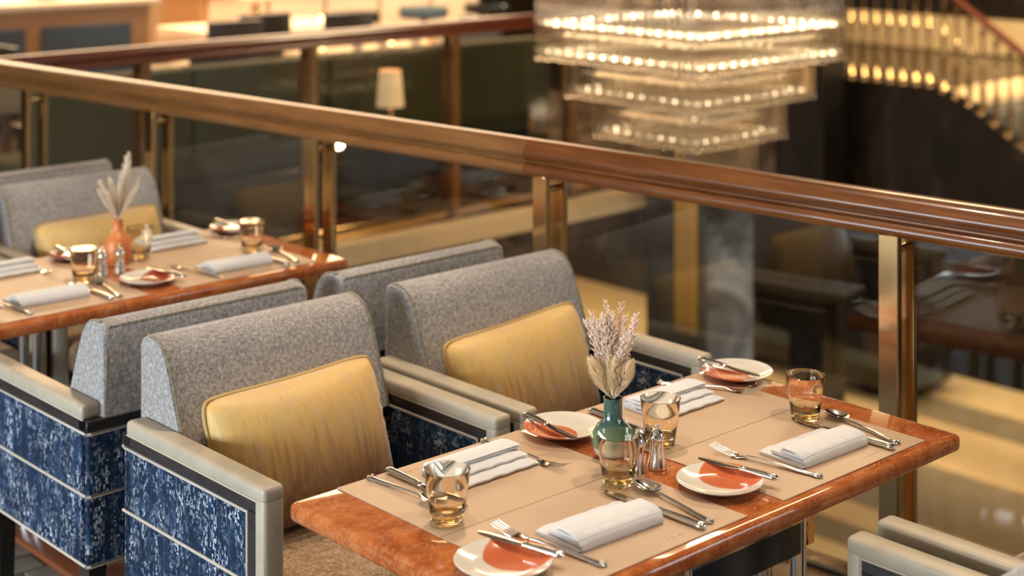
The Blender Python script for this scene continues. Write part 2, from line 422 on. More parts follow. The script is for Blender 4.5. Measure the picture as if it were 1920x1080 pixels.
struct('wall_back', 'brown_plaster', ((-6, 11, 0), (8.2, 11.2, 6.2)), ((6.4, 16, -3.8), (14, 16.2, 6.2)), label='dark brown plaster wall behind the gallery tables')
wl = struct('wall_left', 'dark_plaster', ((-6.2, -5, 0), (-6, -1.0, 3.6)), ((-6.2, 4.0, 0), (-6, 11, 3.6)), ((-6.2, -1.0, 0), (-6, 4.0, .25)), ((-6.2, -1.0, 2.1), (-6, 4.0, 3.6)), label='dark plaster restaurant wall pierced by the window')
wn = MB()
for y in (-1.0, .62, 2.30, 3.92): wn.box((-6.15, y, .25), (-6.05, y+.08, 2.1))
for z in (.25, 2.02): wn.box((-6.15, -1.0, z), (-6.05, 4.0, z+.08))
wn = wn.build('window_1', 'dark_wood'); tag(wn, 'tall restaurant window', kind='structure')
for y in (-.92, .70, 2.38): MB().box((-6.105, y, .33), (-6.095, y+1.54, 2.02)).build('pane', 'sheet_glass', wn)
struct('ceiling', 'ceiling_white', ((-6, -5, 3.4), (1.9, 11, 3.6)), ((1.9, 4.4, 3.4), (6.4, 11, 3.6)), label='pale ceiling')
struct('ceiling_atrium', 'dark_plaster', ((1.9, -8, 6.0), (14, 16, 6.2)), label='ceiling high above the atrium')
# bulkhead under the stairs and landing
ws = MB(); ws.prism([(9.2, 0), (5.75, 0), (5.35, -.14), (3.2, -1.5), (3.2, -2.6), (9.2, -2.6)], 'x', 10.95, 11.15)
tag(ws.build('wall_stair', 'dark_marble'), 'dark marble wall under the staircase', kind='structure')
fl2 = struct('floor_landing', 'dark_floor', ((11.15, 5.75, -.3), (13.8, 9.2, 0)), label='landing floor at the head of the stairs')
MB().box((11.16, 5.70, -1.5), (13.74, 5.75, -.04)).build('fascia', 'warm_plaster', fl2)
cl = MB(); cl.box((5.36, 3.71, -3.6), (5.84, 4.17, 6.0), .02)
c0 = tag(cl.build('column_atrium', 'pillar_marble'), 'square dark marble column at the gallery corner', kind='structure')
MB().box((5.39, 3.70, -2.6), (5.81, 3.72, .45)).build('reflection_panel', 'pillar_reflection', c0)  # panel carrying the painted window reflection on the column face
struct('column_stair', 'dark_marble', ((10.4, 6.55, -3.6), (10.75, 6.95, 6.0)), label='brown marble column beside the stair landing')
print('STRUCT OK')

# ------------------------------------------------------------------ balustrades
def rail_profile(w, h):
    # (offset across, z) closed outline of a moulded handrail
    a = []
    def arc(cx, cz, rx, rz, t0, t1, n):
        for i in range(n+1):
            t = math.radians(t0+(t1-t0)*i/n); a.append((cx+rx*math.cos(t), cz+rz*math.sin(t)))
    arc(0, h*.74, w*.40, h*.26, 155, 25, 8)          # crown
    arc(w*.355, h*.66, w*.10, h*.13, 70, -70, 6)
    arc(w*.335, h*.435, w*.045, h*.05, 80, -80, 4)     # bead
    arc(w*.30, h*.21, w*.17, h*.17, 80, -80, 7)
    arc(-w*.30, h*.21, w*.17, h*.17, 260, 100, 7)
    arc(-w*.335, h*.435, w*.045, h*.05, 260, 100, 4)
    arc(-w*.355, h*.66, w*.10, h*.13, 250, 110, 6)
    return a
def extrude_line(m, prof, p0, p1):
    p0, p1 = Vector(p0), Vector(p1); d = (p1-p0).normalized(); n = Vector((d.y, -d.x, 0))
    A = [m.bm.verts.new(p0+n*o+Vector((0, 0, z))) for o, z in prof]; B = [m.bm.verts.new(p1+n*o+Vector((0, 0, z))) for o, z in prof]
    k = len(prof)
    for i in range(k): m.bm.faces.new((A[i], A[(i+1) % k], B[(i+1) % k], B[i]))
    m.bm.faces.new(A[::-1]); m.bm.faces.new(B)
def balustrade(name, label, p0, p1, seams, posts, zr, h, w, mats, brass, pw=.05):
    p0, p1 = Vector(p0), Vector(p1); d = (p1-p0); L = d.length; d.normalize(); n = Vector((d.y, -d.x, 0)); ang = math.atan2(d.y, d.x)
    root = thing(name, label, 'railing', p0)
    cuts = [0]+seams+[L]
    for i in range(len(cuts)-1):
        m = MB(); extrude_line(m, rail_profile(w, h), d*cuts[i]+Vector((0, 0, zr)), d*(cuts[i+1]-.0015)+Vector((0, 0, zr)))
        m.build('handrail', mats[i % len(mats)], root, 50)
    R = Matrix.Rotation(ang, 3, 'Z')
    for t in posts:
        m = MB()
        for off in (-.036, .036):
            m.box((-pw/2, off-.010, .012), (pw/2, off+.010, zr+.01), .002, 1)
        for z in (.12, zr-.03): m.tube((0, -.036, z), (0, .036, z), .009, seg=10)
        m.box((-pw*.8, -.055, 0.01), (pw*.8, .055, .025), .003, 1)
        m.build('post', brass, root, 40, d*t, (0, 0, ang))
    ps = [0]+list(posts)+[L]
    for a, b in zip(ps, ps[1:]):
        if b-a < .1: continue
        m = MB(); m.box((a+.012, -.006, .06), (b-.012, .006, zr+.012), .001, 1)
        m.build('glass_panel', 'sheet_glass', root, None, None, (0, 0, ang))
    m = MB(); m.box((0, -.02, .01), (L, .02, .075), .004, 1); m.build('base_channel', 'brass', root, 40, None, (0, 0, ang))
    return root
def ypos(y): return (RX(y), y, 0)
Y0 = -2.2
K = math.hypot(.08, 1)
balustrade('glass_balustrade', 'glass balustrade with brass posts and thick mahogany handrail beside the dining tables',
           ypos(Y0), ypos(4.20), [(.86-Y0)*K, (2.78-Y0)*K], [(y-Y0)*K for y in (-.262, .80, 1.77, 2.65, 3.49)], 1.043, .102, .10,
           ['mahogany_red', 'mahogany_honey', 'mahogany_honey'], 'brass')
balustrade('gallery_balustrade', 'glass balustrade with dark red handrail on the opposite gallery edge',
           (1.13, 4.22, 0), (5.28, 4.42, 0), [2.5], [.87, 1.85, 2.85, 3.82], 1.015, .09, .09, ['mahogany_dark'], 'mahogany_honey', .045)

# ------------------------------------------------------------------ armchairs
def make_chair(label):
    W, IN = .32, .277; F, B = -.275, .272; ZB, ZT = .335, .69
    root = thing('dining_armchair', label, 'armchair')
    for s in (-1, 1):
        a = MB(); x0, x1 = sorted((s*(IN+.002), s*(W-.004)))
        a.box((x0, F+.03, ZB), (x1, B, .65), .004, 2)
        arm = a.build('arm', 'blue_weave', root, 40)
        p = MB(); xa, xb = sorted((s*(IN-.004), s*(W+.002)))
        p.box((xa, F, .658), (xb, B-.012, ZT+.003), .010, 3)
        p.box((xa, F, ZB), (xb, F+.036, .672), .010, 3)
        p.build('arm_pad', 'cream_leather', arm, 50)
        b = MB(); xa, xb = sorted((s*(IN-.001), s*(W-.001)))
        b.box((xa, F+.032, .634), (xb, B+.002, .660), .001, 1)
        b.box((xa, F+.032, ZB), (xb, F+.060, .640), .001, 1)
        b.build('arm_band', 'dark_wood', arm, 40)
        pi = MB()
        for x in (s*IN, s*(W-.002)):
            pi.path([(x, B, .631), (x, F+.064, .631), (x, F+.064, ZB)], .0038, 6)
            pi.path([(x, F+.002, ZB), (x, F+.006, .660), (x, B-.012, .660)], .0022, 6)
        x = s*(W-.003)
        pi.path([(x, B, .493), (x, F+.066, .493)], .0036, 6); pi.path([(x, B, ZB+.003), (x, F+.04, ZB+.003)], .0036, 6)
        pi.build('piping', 'cream_piping', arm, 60)
    r = MB(); r.box((-W+.004, B-.03, ZB), (W-.004, B+.006, .65), .008, 3); rp = r.build('rear_panel', 'blue_weave', root, 40)
    r = MB(); r.box((-W+.001, B-.03, .636), (W-.001, B+.008, .661), .002, 1); r.build('rear_band', 'dark_wood', rp, 40)
    r = MB()
    for z in (.632, .493, ZB+.003): r.path([(-W+.002, B+.004, z), (-W+.010, B+.008, z), (W-.010, B+.008, z), (W-.002, B+.004, z)], .0036, 6)
    r.build('piping', 'cream_piping', rp, 60)
    s = MB(); s.box((-IN+.004, -.315, .375), (IN-.004, .17, .468), .030, 4); s.build('seat', 'brown_tweed', root, 60)
    s = MB(); s.box((-IN, F+.03, ZB), (IN, .24, .385), .004, 1); s.build('seat_base', 'blue_weave', root, 40)
    s = MB(); s.box((-IN+.004, .150, .43), (IN-.004, .25, .66), .02, 3); s.build('lumbar_pad', 'grey_tweed', root, 60)
    prof = [(.278, .640), (.278, .846), (.270, .861), (.252, .868), (.228, .868), (.206, .862), (.188, .850), (.172, .830), (.158, .800), (.144, .765), (.128, .725), (.112, .685), (.100, .650), (.096, .632), (.110, .625), (.262, .625)]
    bk = MB(); hw = .2755
    rings = []
    for x, ins in ((-hw, .010), (-hw+.004, .003), (-hw+.012, 0), (hw-.012, 0), (hw-.004, .003), (hw, .010)):
        cy = .19; cz = .74
        rings.append([bk.bm.verts.new((x, y+(cy-y)*ins*4, z+(cz-z)*ins*4)) for y, z in prof])
    n = len(prof)
    for A, Bq in zip(rings, rings[1:]):
        for i in range(n): bk.bm.faces.new((A[i], A[(i+1) % n], Bq[(i+1) % n], Bq[i]))
    bk.bm.faces.new(rings[0][::-1]); bk.bm.faces.new(rings[-1])
    back = bk.build('backrest', 'grey_tweed', root, 35)
    pi = MB()
    for x in (-hw+.006, hw-.006):
        pi.path([(x, y, z) for y, z in prof[3:14]], .0034, 6)
    pi.path([(-hw+.006, .274, .64)]+[(-hw+.006, .276, .80), (-hw+.008, .272, .850), (-hw+.02, .270, .860), (hw-.02, .270, .860), (hw-.008, .272, .850), (hw-.006, .276, .80), (hw-.006, .274, .64)], .0034, 6)
    pi.build('piping', 'olive_piping', back, 60)
    for sx in (-1, 1):
        for y0, y1 in ((F+.035, F+.085), (B-.055, B-.005)):
            l = MB(); xo = sx*(W-.035)
            l.prism([(xo-.022, y0), (xo+.022, y0), (xo+.022, y1), (xo-.022, y1)], 'z', .006, ZB+.01)
            for v in l.bm.verts:
                if v.co.z < .1: v.co.x = xo+(v.co.x-xo)*.7; v.co.y = (y0+y1)/2+(v.co.y-(y0+y1)/2)*.7
            l.build('leg', 'dark_wood', root, 30)
    return root
CG = 'grey tweed dining armchairs'
ch = make_chair('grey tweed armchair with gold cushion at the green-vase table, away from the railing')
ch.location = (.305, .487, 0); ch['group'] = CG
CH = 'grey tweed armchair '
dup(ch, (.975, .480, 0), 0, CH+'with gold cushion at the green-vase table, next to the railing', CG)
dup(ch, (.278, 1.155, 0), PI, CH+'backing the cushioned one away from the railing, facing the orange-vase table', CG)
dup(ch, (.928, 1.150, 0), PI, CH+'backing the cushioned one next to the railing, facing the orange-vase table', CG)
dup(ch, (.352, -.940, 0), PI, CH+'opposite the cushions at the green-vase table, away from the railing', CG)
dup(ch, (1.045, -.935, 0), PI, CH+'opposite the cushions at the green-vase table, next to the railing', CG)
dup(ch, (.795, 2.345, 0), 0, CH+'with gold cushion behind the orange vase', CG)
dup(ch, (.130, 2.345, 0), 0, CH+'at the orange-vase table left of the one with the cushion', CG)
dup(ch, (.770, 3.05, 0), PI, CH+'backing the cushioned chair behind the orange vase', CG)
dup(ch, (.105, 3.05, 0), PI, CH+'in the farthest row, away from the railing', CG)

# cushions
def make_cushion(name, w, h, t, loc, rx, rz, label, ry=0):
    root = thing(name, label, 'cushion', loc); root.rotation_euler = (rx, ry, rz); root['group'] = 'gold silk cushions'
    bm = bmesh.new(); N, M = 28, 20; front = []; back = []
    rnd = random.Random(3)
    def shape(u, v, sgn):
        e = max(0, (1-abs(u)**2.4))*max(0, (1-abs(v)**2.4))
        th = t/2*(e**.55)
        pin = 1-.055*(1-abs(u)**2)*abs(v)**3     # edges pulled in between the corners
        pin2 = 1-.055*(1-abs(v)**2)*abs(u)**3
        wr = .004*math.sin(v*34+u*5)*(abs(u)**6)*(1-abs(v))+.003*math.sin(u*40)*(abs(v)**6)
        rc = 1-.075*(u*u*v*v)**3
        wr += .007*math.sin(v*26+1.3*math.sin(u*3))*max(0, (abs(u)-.72)/.28)*max(0, 1-abs(u)**8)*(1-v*v)
        return Vector((u*w/2*pin2*rc, sgn*(th+.002)+wr*(1 if e > 0 else 0), h/2+v*h/2*pin*rc))
    g = {}
    for s in (-1, 1):
        for i in range(N+1):
            for j in range(M+1):
                u = -1+2*i/N; v = -1+2*j/M
                if (i in (0, N) or j in (0, M)):
                    if (0, i, j) not in g: g[(0, i, j)] = bm.verts.new(shape(u, v, 0))
                    g[(s, i, j)] = g[(0, i, j)]
                else: g[(s, i, j)] = bm.verts.new(shape(u, v, s))
        for i in range(N):
            for j in range(M):
                q = [g[(s, i, j)], g[(s, i+1, j)], g[(s, i+1, j+1)], g[(s, i, j+1)]]
                bm.faces.new(q if s < 0 else q[::-1])
    m = MB(); m.bm.free(); m.bm = bm
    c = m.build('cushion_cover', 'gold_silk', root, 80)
    pts = []
    for k in range(N): pts.append(shape(-1+2*k/N, -1, 0))
    for k in range(M): pts.append(shape(1, -1+2*k/M, 0))
    for k in range(N): pts.append(shape(1-2*k/N, 1, 0))
    for k in range(M): pts.append(shape(-1, 1-2*k/M, 0))
    MB().path(pts, .0048, 6, True).build('piping', 'gold_piping', root, 60)
    return root
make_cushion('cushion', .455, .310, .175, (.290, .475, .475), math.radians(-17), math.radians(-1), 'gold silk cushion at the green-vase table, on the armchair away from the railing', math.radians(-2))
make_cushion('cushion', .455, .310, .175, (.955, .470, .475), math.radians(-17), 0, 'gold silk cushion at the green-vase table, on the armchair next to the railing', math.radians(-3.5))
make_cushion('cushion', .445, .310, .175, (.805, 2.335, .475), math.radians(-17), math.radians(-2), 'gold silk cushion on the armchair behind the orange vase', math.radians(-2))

# ------------------------------------------------------------------ tables
TZ = .75
def make_table(label):
    root = thing('dining_table', label, 'table', (0, 0, 0), 0, 'coral marble dining tables')
    t = MB(); t.box((-.10, -.612, TZ-.036), (1.095, .012, TZ), .013, 4); t.build('tabletop', 'coral_marble', root, 40)
    for y, yt in ((-.539, -.549), (-.061, -.051)):
        a = MB().box((.345, y-.009, TZ-.135), (.655, y+.009, TZ-.070), .003, 1).build('apron', 'black_lacquer', root, 40)
        MB().box((.345, yt-.0015, TZ-.0745), (.655, yt+.0015, TZ-.0690)).build('apron_trim', 'brass', a)
    for x in (.34, .66):
        for y in (-.535, -.455, -.150, -.068):
            l = MB(); l.tube((x, y, .022), (x, y, TZ-.036), .0155, seg=20); l.tube((x, y, TZ-.046), (x, y, TZ-.036), .024, seg=20)
            l.build('leg', 'chrome', root, 40)
        b = MB(); b.box((x-.07, -.58, .003), (x+.07, -.03, .022), .006, 2); b.build('foot_plate', 'reddish_wood', root, 40)
        b = MB(); b.box((x-.012, -.52, .30), (x+.012, -.08, .335), .003, 1); b.build('stretcher', 'black_lacquer', root, 40)
        sx = 1 if x > .5 else -1
        b = MB(); b.box((min(x+sx*.012, x+sx*.034), -.548, TZ-.125), (max(x+sx*.012, x+sx*.034), -.50, TZ-.06), .002, 1); b.build('bracket', 'brass', root, 40)
    return root
T1 = make_table('coral marble table with the green vase')
D2 = Vector((-.012, 2.03, 0))
T2 = dup(T1, D2, 0, 'coral marble table with the orange vase')

# ---- place-setting pieces (built at the origin, facing +y, then copied)
def cutlery_handle(m, L0, L1, z, fat=1.0):
    # from the decorated end (y=-L0) to the neck (y=L1)
    m.sweep([(-L0, z+.002, .002, .001), (-L0+.004, z+.0025, .0075*fat, .0026), (-L0+.010, z+.003, .0100*fat, .0034), (-L0+.018, z+.003, .0085*fat, .0028), (-L0+.026, z+.003, .0072*fat, .0030),
             (-L0+.05, z+.0035, .0068*fat, .0030), ((L1-L0)*.5, z+.0055, .0048*fat, .0026), (L1-.02, z+.007, .0034*fat, .0024), (L1, z+.006, .0038, .0020)], 12)
    for k in range(3): m.lathe([(0, .0), (.0035, .001), (.0028, .0028), (0, .0035)], 10, loc=((k-1)*.005, -L0+.007+.004*(k == 1), z+.0045))
def make_fork(label):
    r = thing('fork', label, 'fork'); m = MB(); cutlery_handle(m, .115, .045, 0); m.build('handle', 'silver', r, 60)
    m = MB()
    m.sweep([(.040, .0060, .0036, .002), (.050, .004, .0075, .0016), (.060, .003, .0115, .0013), (.070, .0035, .0124, .0012), (.074, .0042, .0124, .0010)], 12)
    for k in range(4):
        x = -.0105+k*.0070
        pts = [(x, .071, .0038), (x, .085, .0052), (x, .10, .0085), (x, .112, .0125), (x, .119, .0150)]
        m.path(pts, [.0013, .0013, .0012, .0010, .0006], 6)
    m.build('tines', 'silver', r, 60); return r
def make_spoon(label):
    r = thing('spoon', label, 'spoon'); m = MB(); cutlery_handle(m, .105, .045, 0); m.build('handle', 'silver', r, 60)
    bm = MB(); N, M = 20, 7; g = []
    for j in range(M+1):
        q = j/M; row = []
        for i in range(N):
            a = 2*PI*i/N; y = .072+.032*q*math.cos(a)*(1.0 if math.cos(a) > 0 else .9); x = .0205*q*math.sin(a)*(1-.12*math.cos(a))
            row.append((x, y, .0015+.009*(q**2.2)))
        g.append(row)
    for off in (0, .0012):
        vs = [[bm.bm.verts.new((x, y, z+off)) for x, y, z in row] for row in g[1:]]
        c = bm.bm.verts.new((0, .072, .0015+off))
        for i in range(N): bm.bm.faces.new((c, vs[0][i], vs[0][(i+1) % N]))
        for A, B in zip(vs, vs[1:]):
            for i in range(N): bm.bm.faces.new((A[i], A[(i+1) % N], B[(i+1) % N], B[i]))
    bm.build('bowl', 'silver', r, 60); return r
def make_knife(label, L=.235, name='table_knife'):
    r = thing(name, label, 'knife'); s = L/.235; m = MB()
    m.sweep([(-L/2, .006, .003, .002), (-L/2+.004, .0062, .0085, .005), (-L/2+.012, .0065, .0098, .0058), (-L/2+.02, .0065, .0082, .0052), (-L/2+.045*s, .0062, .0088, .0056), (-L/2+.085*s, .006, .0070, .0048), (-L/2+.098*s, .006, .0062, .0042), (-L/2+.103*s, .006, .0080, .0050), (-L/2+.108*s, .006, .0055, .0036)], 14)
    m.build('handle', 'silver', r, 60)
    b = MB(); y0 = -L/2+.106*s
    b.sweep([(y0, .0055, .0045, .0022), (y0+.012, .005, .0085, .0014), (y0+.05*s, .0045, .0098, .0011), (y0+.095*s, .0042, .0104, .0009), (y0+.113*s, .004, .0088, .0008), (y0+.124*s, .004, .0048, .0006), (y0+.128*s, .004, .0015, .0004)], 12)
    b.build('blade', 'silver', r, 50); return r
def make_plate(label, mat='plate_glaze'):
    m = MB(); m.lathe([(0, .003), (.040, .003), (.043, .0), (.046, .0), (.050, .0035), (.066, .0085), (.078, .0150), (.0795, .0165), (.0785, .0178), (.066, .0125), (.052, .0080), (.042, .0066), (0, .0062)], 56)
    o = m.build('bread_plate', mat, None, 60); return tag(o, label, 'plate', 'bread plates')
def make_napkin(label):
    m = MB(); L = .098; rnd = random.Random(5)
    def roll(y0, y1, z0, th, xs, n=14):
        # rounded slab along x, slightly wavy
        prof = [(y0+.003, z0), (y1-.004, z0), (y1, z0+th*.35), (y1, z0+th*.7), (y1-.005, z0+th), (y0+.010, z0+th), (y0+.003, z0+th*.8), (y0, z0+th*.45)]
        rings = []
        for i in range(n+1):
            x = xs[0]+(xs[1]-xs[0])*i/n; e = 1-.35*(abs(2*i/n-1)**10); w = .0014*math.sin(i*1.7+y1*300)
            rings.append([m.bm.verts.new((x, y+w*(y > 0), z0+(z-z0)*e+.0005*math.sin(i*2.1+y*90))) for y, z in prof])
        k = len(prof)
        for A, B in zip(rings, rings[1:]):
            for i in range(k): m.bm.faces.new((A[i], A[(i+1) % k], B[(i+1) % k], B[i]))
        m.bm.faces.new(rings[0][::-1]); m.bm.faces.new(rings[-1])
    roll(-.054, .056, .0005, .009, (-L, L))
    roll(-.055, .028, .0090, .009, (-L+.004, L-.002))
    roll(-.052, .002, .0175, .008, (-L+.001, L-.003))
    roll(-.057, -.020, .0010, .0225, (-L+.006, L-.001))
    # top sheet drawn over the pleats toward the diner
    m.prism([(-.056, .012), (-.050, .0235), (-.030, .0275), (.000, .0275), (.004, .0262), (-.030, .0245), (-.048, .0205)], 'x', -L+.002, L-.002)
    o = m.build('napkin', 'white_linen', None, 55); return tag(o, label, 'napkin', 'folded white napkins')
def make_glass(label):
    r = thing('tumbler', label, 'glass', group='amber tumblers'); m = MB()
    m.lathe([(0, .002), (.024, .002), (.027, .0005), (.0285, .003), (.0300, .016), (.0335, .040), (.0370, .066), (.0395, .0905), (.0402, .0920), (.0394, .0925), (.0384, .0915), (.0358, .066), (.0322, .040), (.0285, .0200), (.020, .0165), (0, .0160)], 48)
    m.build('glass_wall', 'amber_glass', r, 60)
    b = MB(); b.lathe([(0, .0055), (.017, .0055), (.0235, .0085), (.022, .0125), (.012, .0140), (0, .0142)], 24)
    b.build('tinted_base', 'amber_base', r, 60); return r
def make_shaker(label):
    r = thing('shaker', label, 'shaker', group='silver salt and pepper shakers'); m = MB()
    m.lathe([(0, 0), (.0175, 0), (.0185, .002), (.0175, .006), (.0150, .020), (.0128, .036), (.0122, .050), (.0130, .054)], 28)
    m.build('body', 'silver', r, 50)
    m = MB(); m.lathe([(.0138, .054), (.0142, .057), (.0130, .064), (.0095, .071), (.0045, .0745), (.0032, .077), (.0042, .080), (.0030, .0835), (0, .0845)], 28)
    m.build('cap', 'silver', r, 50); return r
MATW, MATD = .45, .2925
def make_mat(label):
    m = MB(); m.box((-MATW/2, -MATD/2, 0), (MATW/2, MATD/2, .0022), .0007, 1)
    o = m.build('placemat', 'tan_leather'); tag(o, label, 'placemat', 'tan leather placemats')
    rnd = random.Random(11); e = MB(); x = .045                 # blind-embossed script along the diner's edge
    while x < .185:
        h = rnd.choice((.003, .003, .004, .006)); y = -.123
        e.path([(x, y, .0023), (x+.0015, y+h, .0024), (x+.003, y+h*.9, .0024), (x+.0035, y, .0023)], .0004, 4); x += rnd.choice((.0055, .0055, .0065, .010))
    e.build('embossed_script', 'emboss', o); return o

SEATS = (('back', 'L', 'cushion side, away from railing'), ('back', 'R', 'cushion side, by railing'),
         ('front', 'L', 'opposite the cushions, away from railing'), ('front', 'R', 'opposite the cushions, by railing'))
# measured positions on the first table: (x, y, rotation about z measured from +y)
POS = {
 ('back', 'L'): dict(mat=(.225, -.146), nap=(.250, -.112, PI), fork=(.356, -.112, PI+.03), knife=(.112, -.118, PI-.02), spoon=(.076, -.105, PI+.06), glass=(.047, -.254), plate=(.502, -.074), pk=(.474, -.066, PI-.12)),
 ('back', 'R'): dict(mat=(.777, -.146), nap=(.797, -.110, PI), fork=(.930, -.090, PI+.50), knife=(.627, -.140, PI-.03), spoon=(.597, -.128, PI+.05), glass=(.598, -.249), plate=(1.042, -.078), pk=(1.036, -.060, PI+.02)),
 ('front', 'L'): dict(mat=(.225, -.440), nap=(.222, -.450, -.05), fork=(.102, -.452, .15), knife=(.344, -.460, .02), spoon=(.392, -.466, -.16), glass=(.388, -.335), plate=(-.006, -.456), pk=(.048, -.436, .20)),
 ('front', 'R'): dict(mat=(.777, -.440), nap=(.795, -.470, -.03), fork=(.667, -.458, .18), knife=(.904, -.462, .02), spoon=(.960, -.466, -.20), glass=(.926, -.352), plate=(.514, -.470), pk=(.572, -.462, .12)),
}
first = {}
def piece(kind, maker, x, y, z, rz, label, base, group=None, flip=False):
    if kind not in first:
        o = maker(label); first[kind] = o
        o.location = (x+base.x, y+base.y, z); o.rotation_euler = (0, 0, rz)
    else: o = dup(first[kind], (x+base.x, y+base.y, z), rz, label)
    if group: o['group'] = group
    return o
rj = random.Random(2)
for base, vn in ((Vector((0, 0, 0)), 'green-vase table'), (D2, 'orange-vase table')):
    for side, lr, where in SEATS:
        P = POS[(side, lr)]; jit = (lambda: 0) if vn[0] == 'g' else (lambda: rj.uniform(-.008, .008))
        q = ' on the '+vn+', '+where
        rzm = PI if side == 'back' else 0
        piece('mat', make_mat, *P['mat'], TZ+.0003, rzm, 'tan leather placemat'+q, base)
        Z1 = TZ+.0026
        x, y, r = P['nap']; piece('nap', make_napkin, x+jit(), y+jit(), Z1, r, 'folded white napkin'+q, base)
        x, y, r = P['fork']; piece('fork', make_fork, x+jit(), y, Z1, r, 'silver fork'+q, base, 'silver forks')
        x, y, r = P['knife']; piece('knife', make_knife, x+jit(), y, Z1, r, 'silver table knife'+q, base, 'silver table knives')
        x, y, r = P['spoon']; piece('spoon', make_spoon, x+jit(), y, Z1, r, 'silver spoon'+q, base, 'silver spoons')
        x, y = P['glass']
        if vn[0] == 'o' and (side, lr) == ('back', 'R'): x += .04; y += .05
        piece('glass', make_glass, x+jit(), y+jit(), Z1, 0, 'amber-tinted tumbler'+q, base)
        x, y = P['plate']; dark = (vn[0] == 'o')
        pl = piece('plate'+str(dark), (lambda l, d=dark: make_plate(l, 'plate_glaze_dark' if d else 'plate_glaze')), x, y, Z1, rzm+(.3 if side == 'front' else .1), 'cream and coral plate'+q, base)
        x, y, r = P['pk']; pk = piece('pk', lambda l: make_knife(l, .175, 'butter_knife'), x, y, Z1+.0140, r, 'butter knife on bread plate'+q, base, 'butter knives')
    for k, (x, y, nm) in enumerate(((.452, -.322, 'salt'), (.503, -.326, 'pepper'))):
        piece('shaker', make_shaker, x, y, TZ+.0005, 0, 'small silver shaker on the '+vn+(', nearer the railing' if k else ', farther from the railing'), base)
# ------------------------------------------------------------------ vases and dried stems
def vase(name, mat, prof, loc, label):
    m = MB(); m.lathe(prof, 40); o = m.build(name, mat, None, 60, loc); return tag(o, label, 'vase')
VP = [(0, .001), (.024, 0), (.029, .003), (.038, .018), (.042, .034), (.040, .050), (.031, .064), (.0205, .072), (.0180, .078), (.0180, .112), (.0195, .116), (.0165, .116), (.0150, .110), (.0150, .080), (0, .078)]
vase('bud_vase', 'green_glaze', VP, (.482, -.232, TZ+.0004), 'round green glazed bud vase with white foot holding dried grasses')
VP2 = [(0, .001), (.026, 0), (.031, .003), (.036, .020), (.0385, .045), (.0375, .065), (.031, .082), (.020, .094), (.0155, .102), (.0150, .128), (.0170, .133), (.0140, .133), (.0125, .126), (.0125, .100), (0, .098)]
vase('bud_vase', 'orange_glaze', VP2, (.538, 1.800, TZ+.0004), 'orange stippled bud vase with pale dried plumes')
def plume(m, p0, d, L, R, n, rnd):
    d = Vector(d).normalized(); q = d.to_track_quat('Z', 'Y'); p0 = Vector(p0)
    m.tube(p0-d*.05, p0+d*L*.6, .0009, .0006, 5)
    for i in range(n):
        t = rnd.random(); a = rnd.uniform(0, 2*PI); r = R*(math.sin(PI*min(1, .12+.88*t))**.7)
        b = p0+d*(t*L*.85); tip = b+d*(L*.18+.012)+q @ Vector((math.cos(a)*r, math.sin(a)*r, 0))
        perp = q @ Vector((-math.sin(a), math.cos(a), 0))*.0011
        m.bm.faces.new([m.bm.verts.new(v) for v in (b-perp, b+perp, tip)])
        pp = d*.0010
        m.bm.faces.new([m.bm.verts.new(v) for v in (b-pp, b+pp, tip)])
def sprig(m, p0, d, L, rnd, lean=.35):
    d = Vector(d).normalized(); p0 = Vector(p0); bend = Vector((rnd.uniform(-1, 1), rnd.uniform(-1, 1), 0))*.012
    P = lambda t: p0+d*L*t+bend*t*t
    m.path([P(i/5) for i in range(6)], [.0010]*5+[.0005], 5)
    for i in range(34):
        t = .30+.70*i/34; a = i*2.4+rnd.random(); b = P(t)
        out = (d.to_track_quat('Z', 'Y') @ Vector((math.cos(a), math.sin(a), 0)))
        ln = (.016*(1.08-t)+.006)*rnd.uniform(.7, 1.2)
        tip = b+(out*lean*1.6+d)*ln
        m.tube(b, tip, .0011, .0012, 4)
        for k in range(3):
            q = b.lerp(tip, .45+.27*k); o2 = Vector((rnd.uniform(-1, 1), rnd.uniform(-1, 1), rnd.uniform(.2, 1.2)))*.0040
            m.tube(q, q+o2, .0013, .0009, 4)
rnd = random.Random(21)
vz = (.482, -.232, TZ+.108)
bq = thing('dried_grasses', 'cream dried grasses with fluffy plumes and fine sprigs in the green vase', 'dried flowers', vz)
for i in range(12):
    a = 2*PI*i/12+.3; ln = (.22, .48, .62)[i % 3]; d = (math.cos(a)*ln, math.sin(a)*ln, 1)
    m = MB(); plume(m, (d[0]*.006, d[1]*.006, .006), d, .070+.028*rnd.random(), .017, 460, rnd); m.build('plume', 'dried_plume', bq)
m = MB(); plume(m, (0, 0, .02), (.1, -.1, 1), .10, .02, 500, rnd); m.build('plume', 'dried_plume', bq)
for i in range(20):
    a = 2*PI*i*.382+rnd.uniform(-.2, .2); sp = (.06, .17, .28, .40)[i % 4]; d = (math.cos(a)*sp, math.sin(a)*sp, 1)
    m = MB(); sprig(m, (d[0]*.008, d[1]*.008, .02), d, rnd.uniform(.125, .178)*(1, .98, .92, .80)[i % 4], rnd); m.build('sprig', 'dried_sprig', bq)
bq2 = thing('dried_grasses', 'pale dried plumes fanning out of the orange vase', 'dried flowers', (.538, 1.800, TZ+.126))
for i, (dx, dy, L) in enumerate(((-.62, .1, .10), (-.5, -.2, .09), (-.2, .1, .11), (.0, -.1, .12), (.18, .0, .15), (.3, .1, .16), (.62, .05, .12), (.5, -.3, .10), (-.05, .3, .11))):
    m = MB(); plume(m, (dx*.006, dy*.006, .012), (dx, dy, 1), L, .012, 300, rnd)
    if i in (0, 4, 5): sprig(m, (dx*.006, dy*.006, .03), (dx, dy, 1), L*1.05, rnd)
    m.build('plume', 'pale_plume', bq2)
print('TABLES OK')

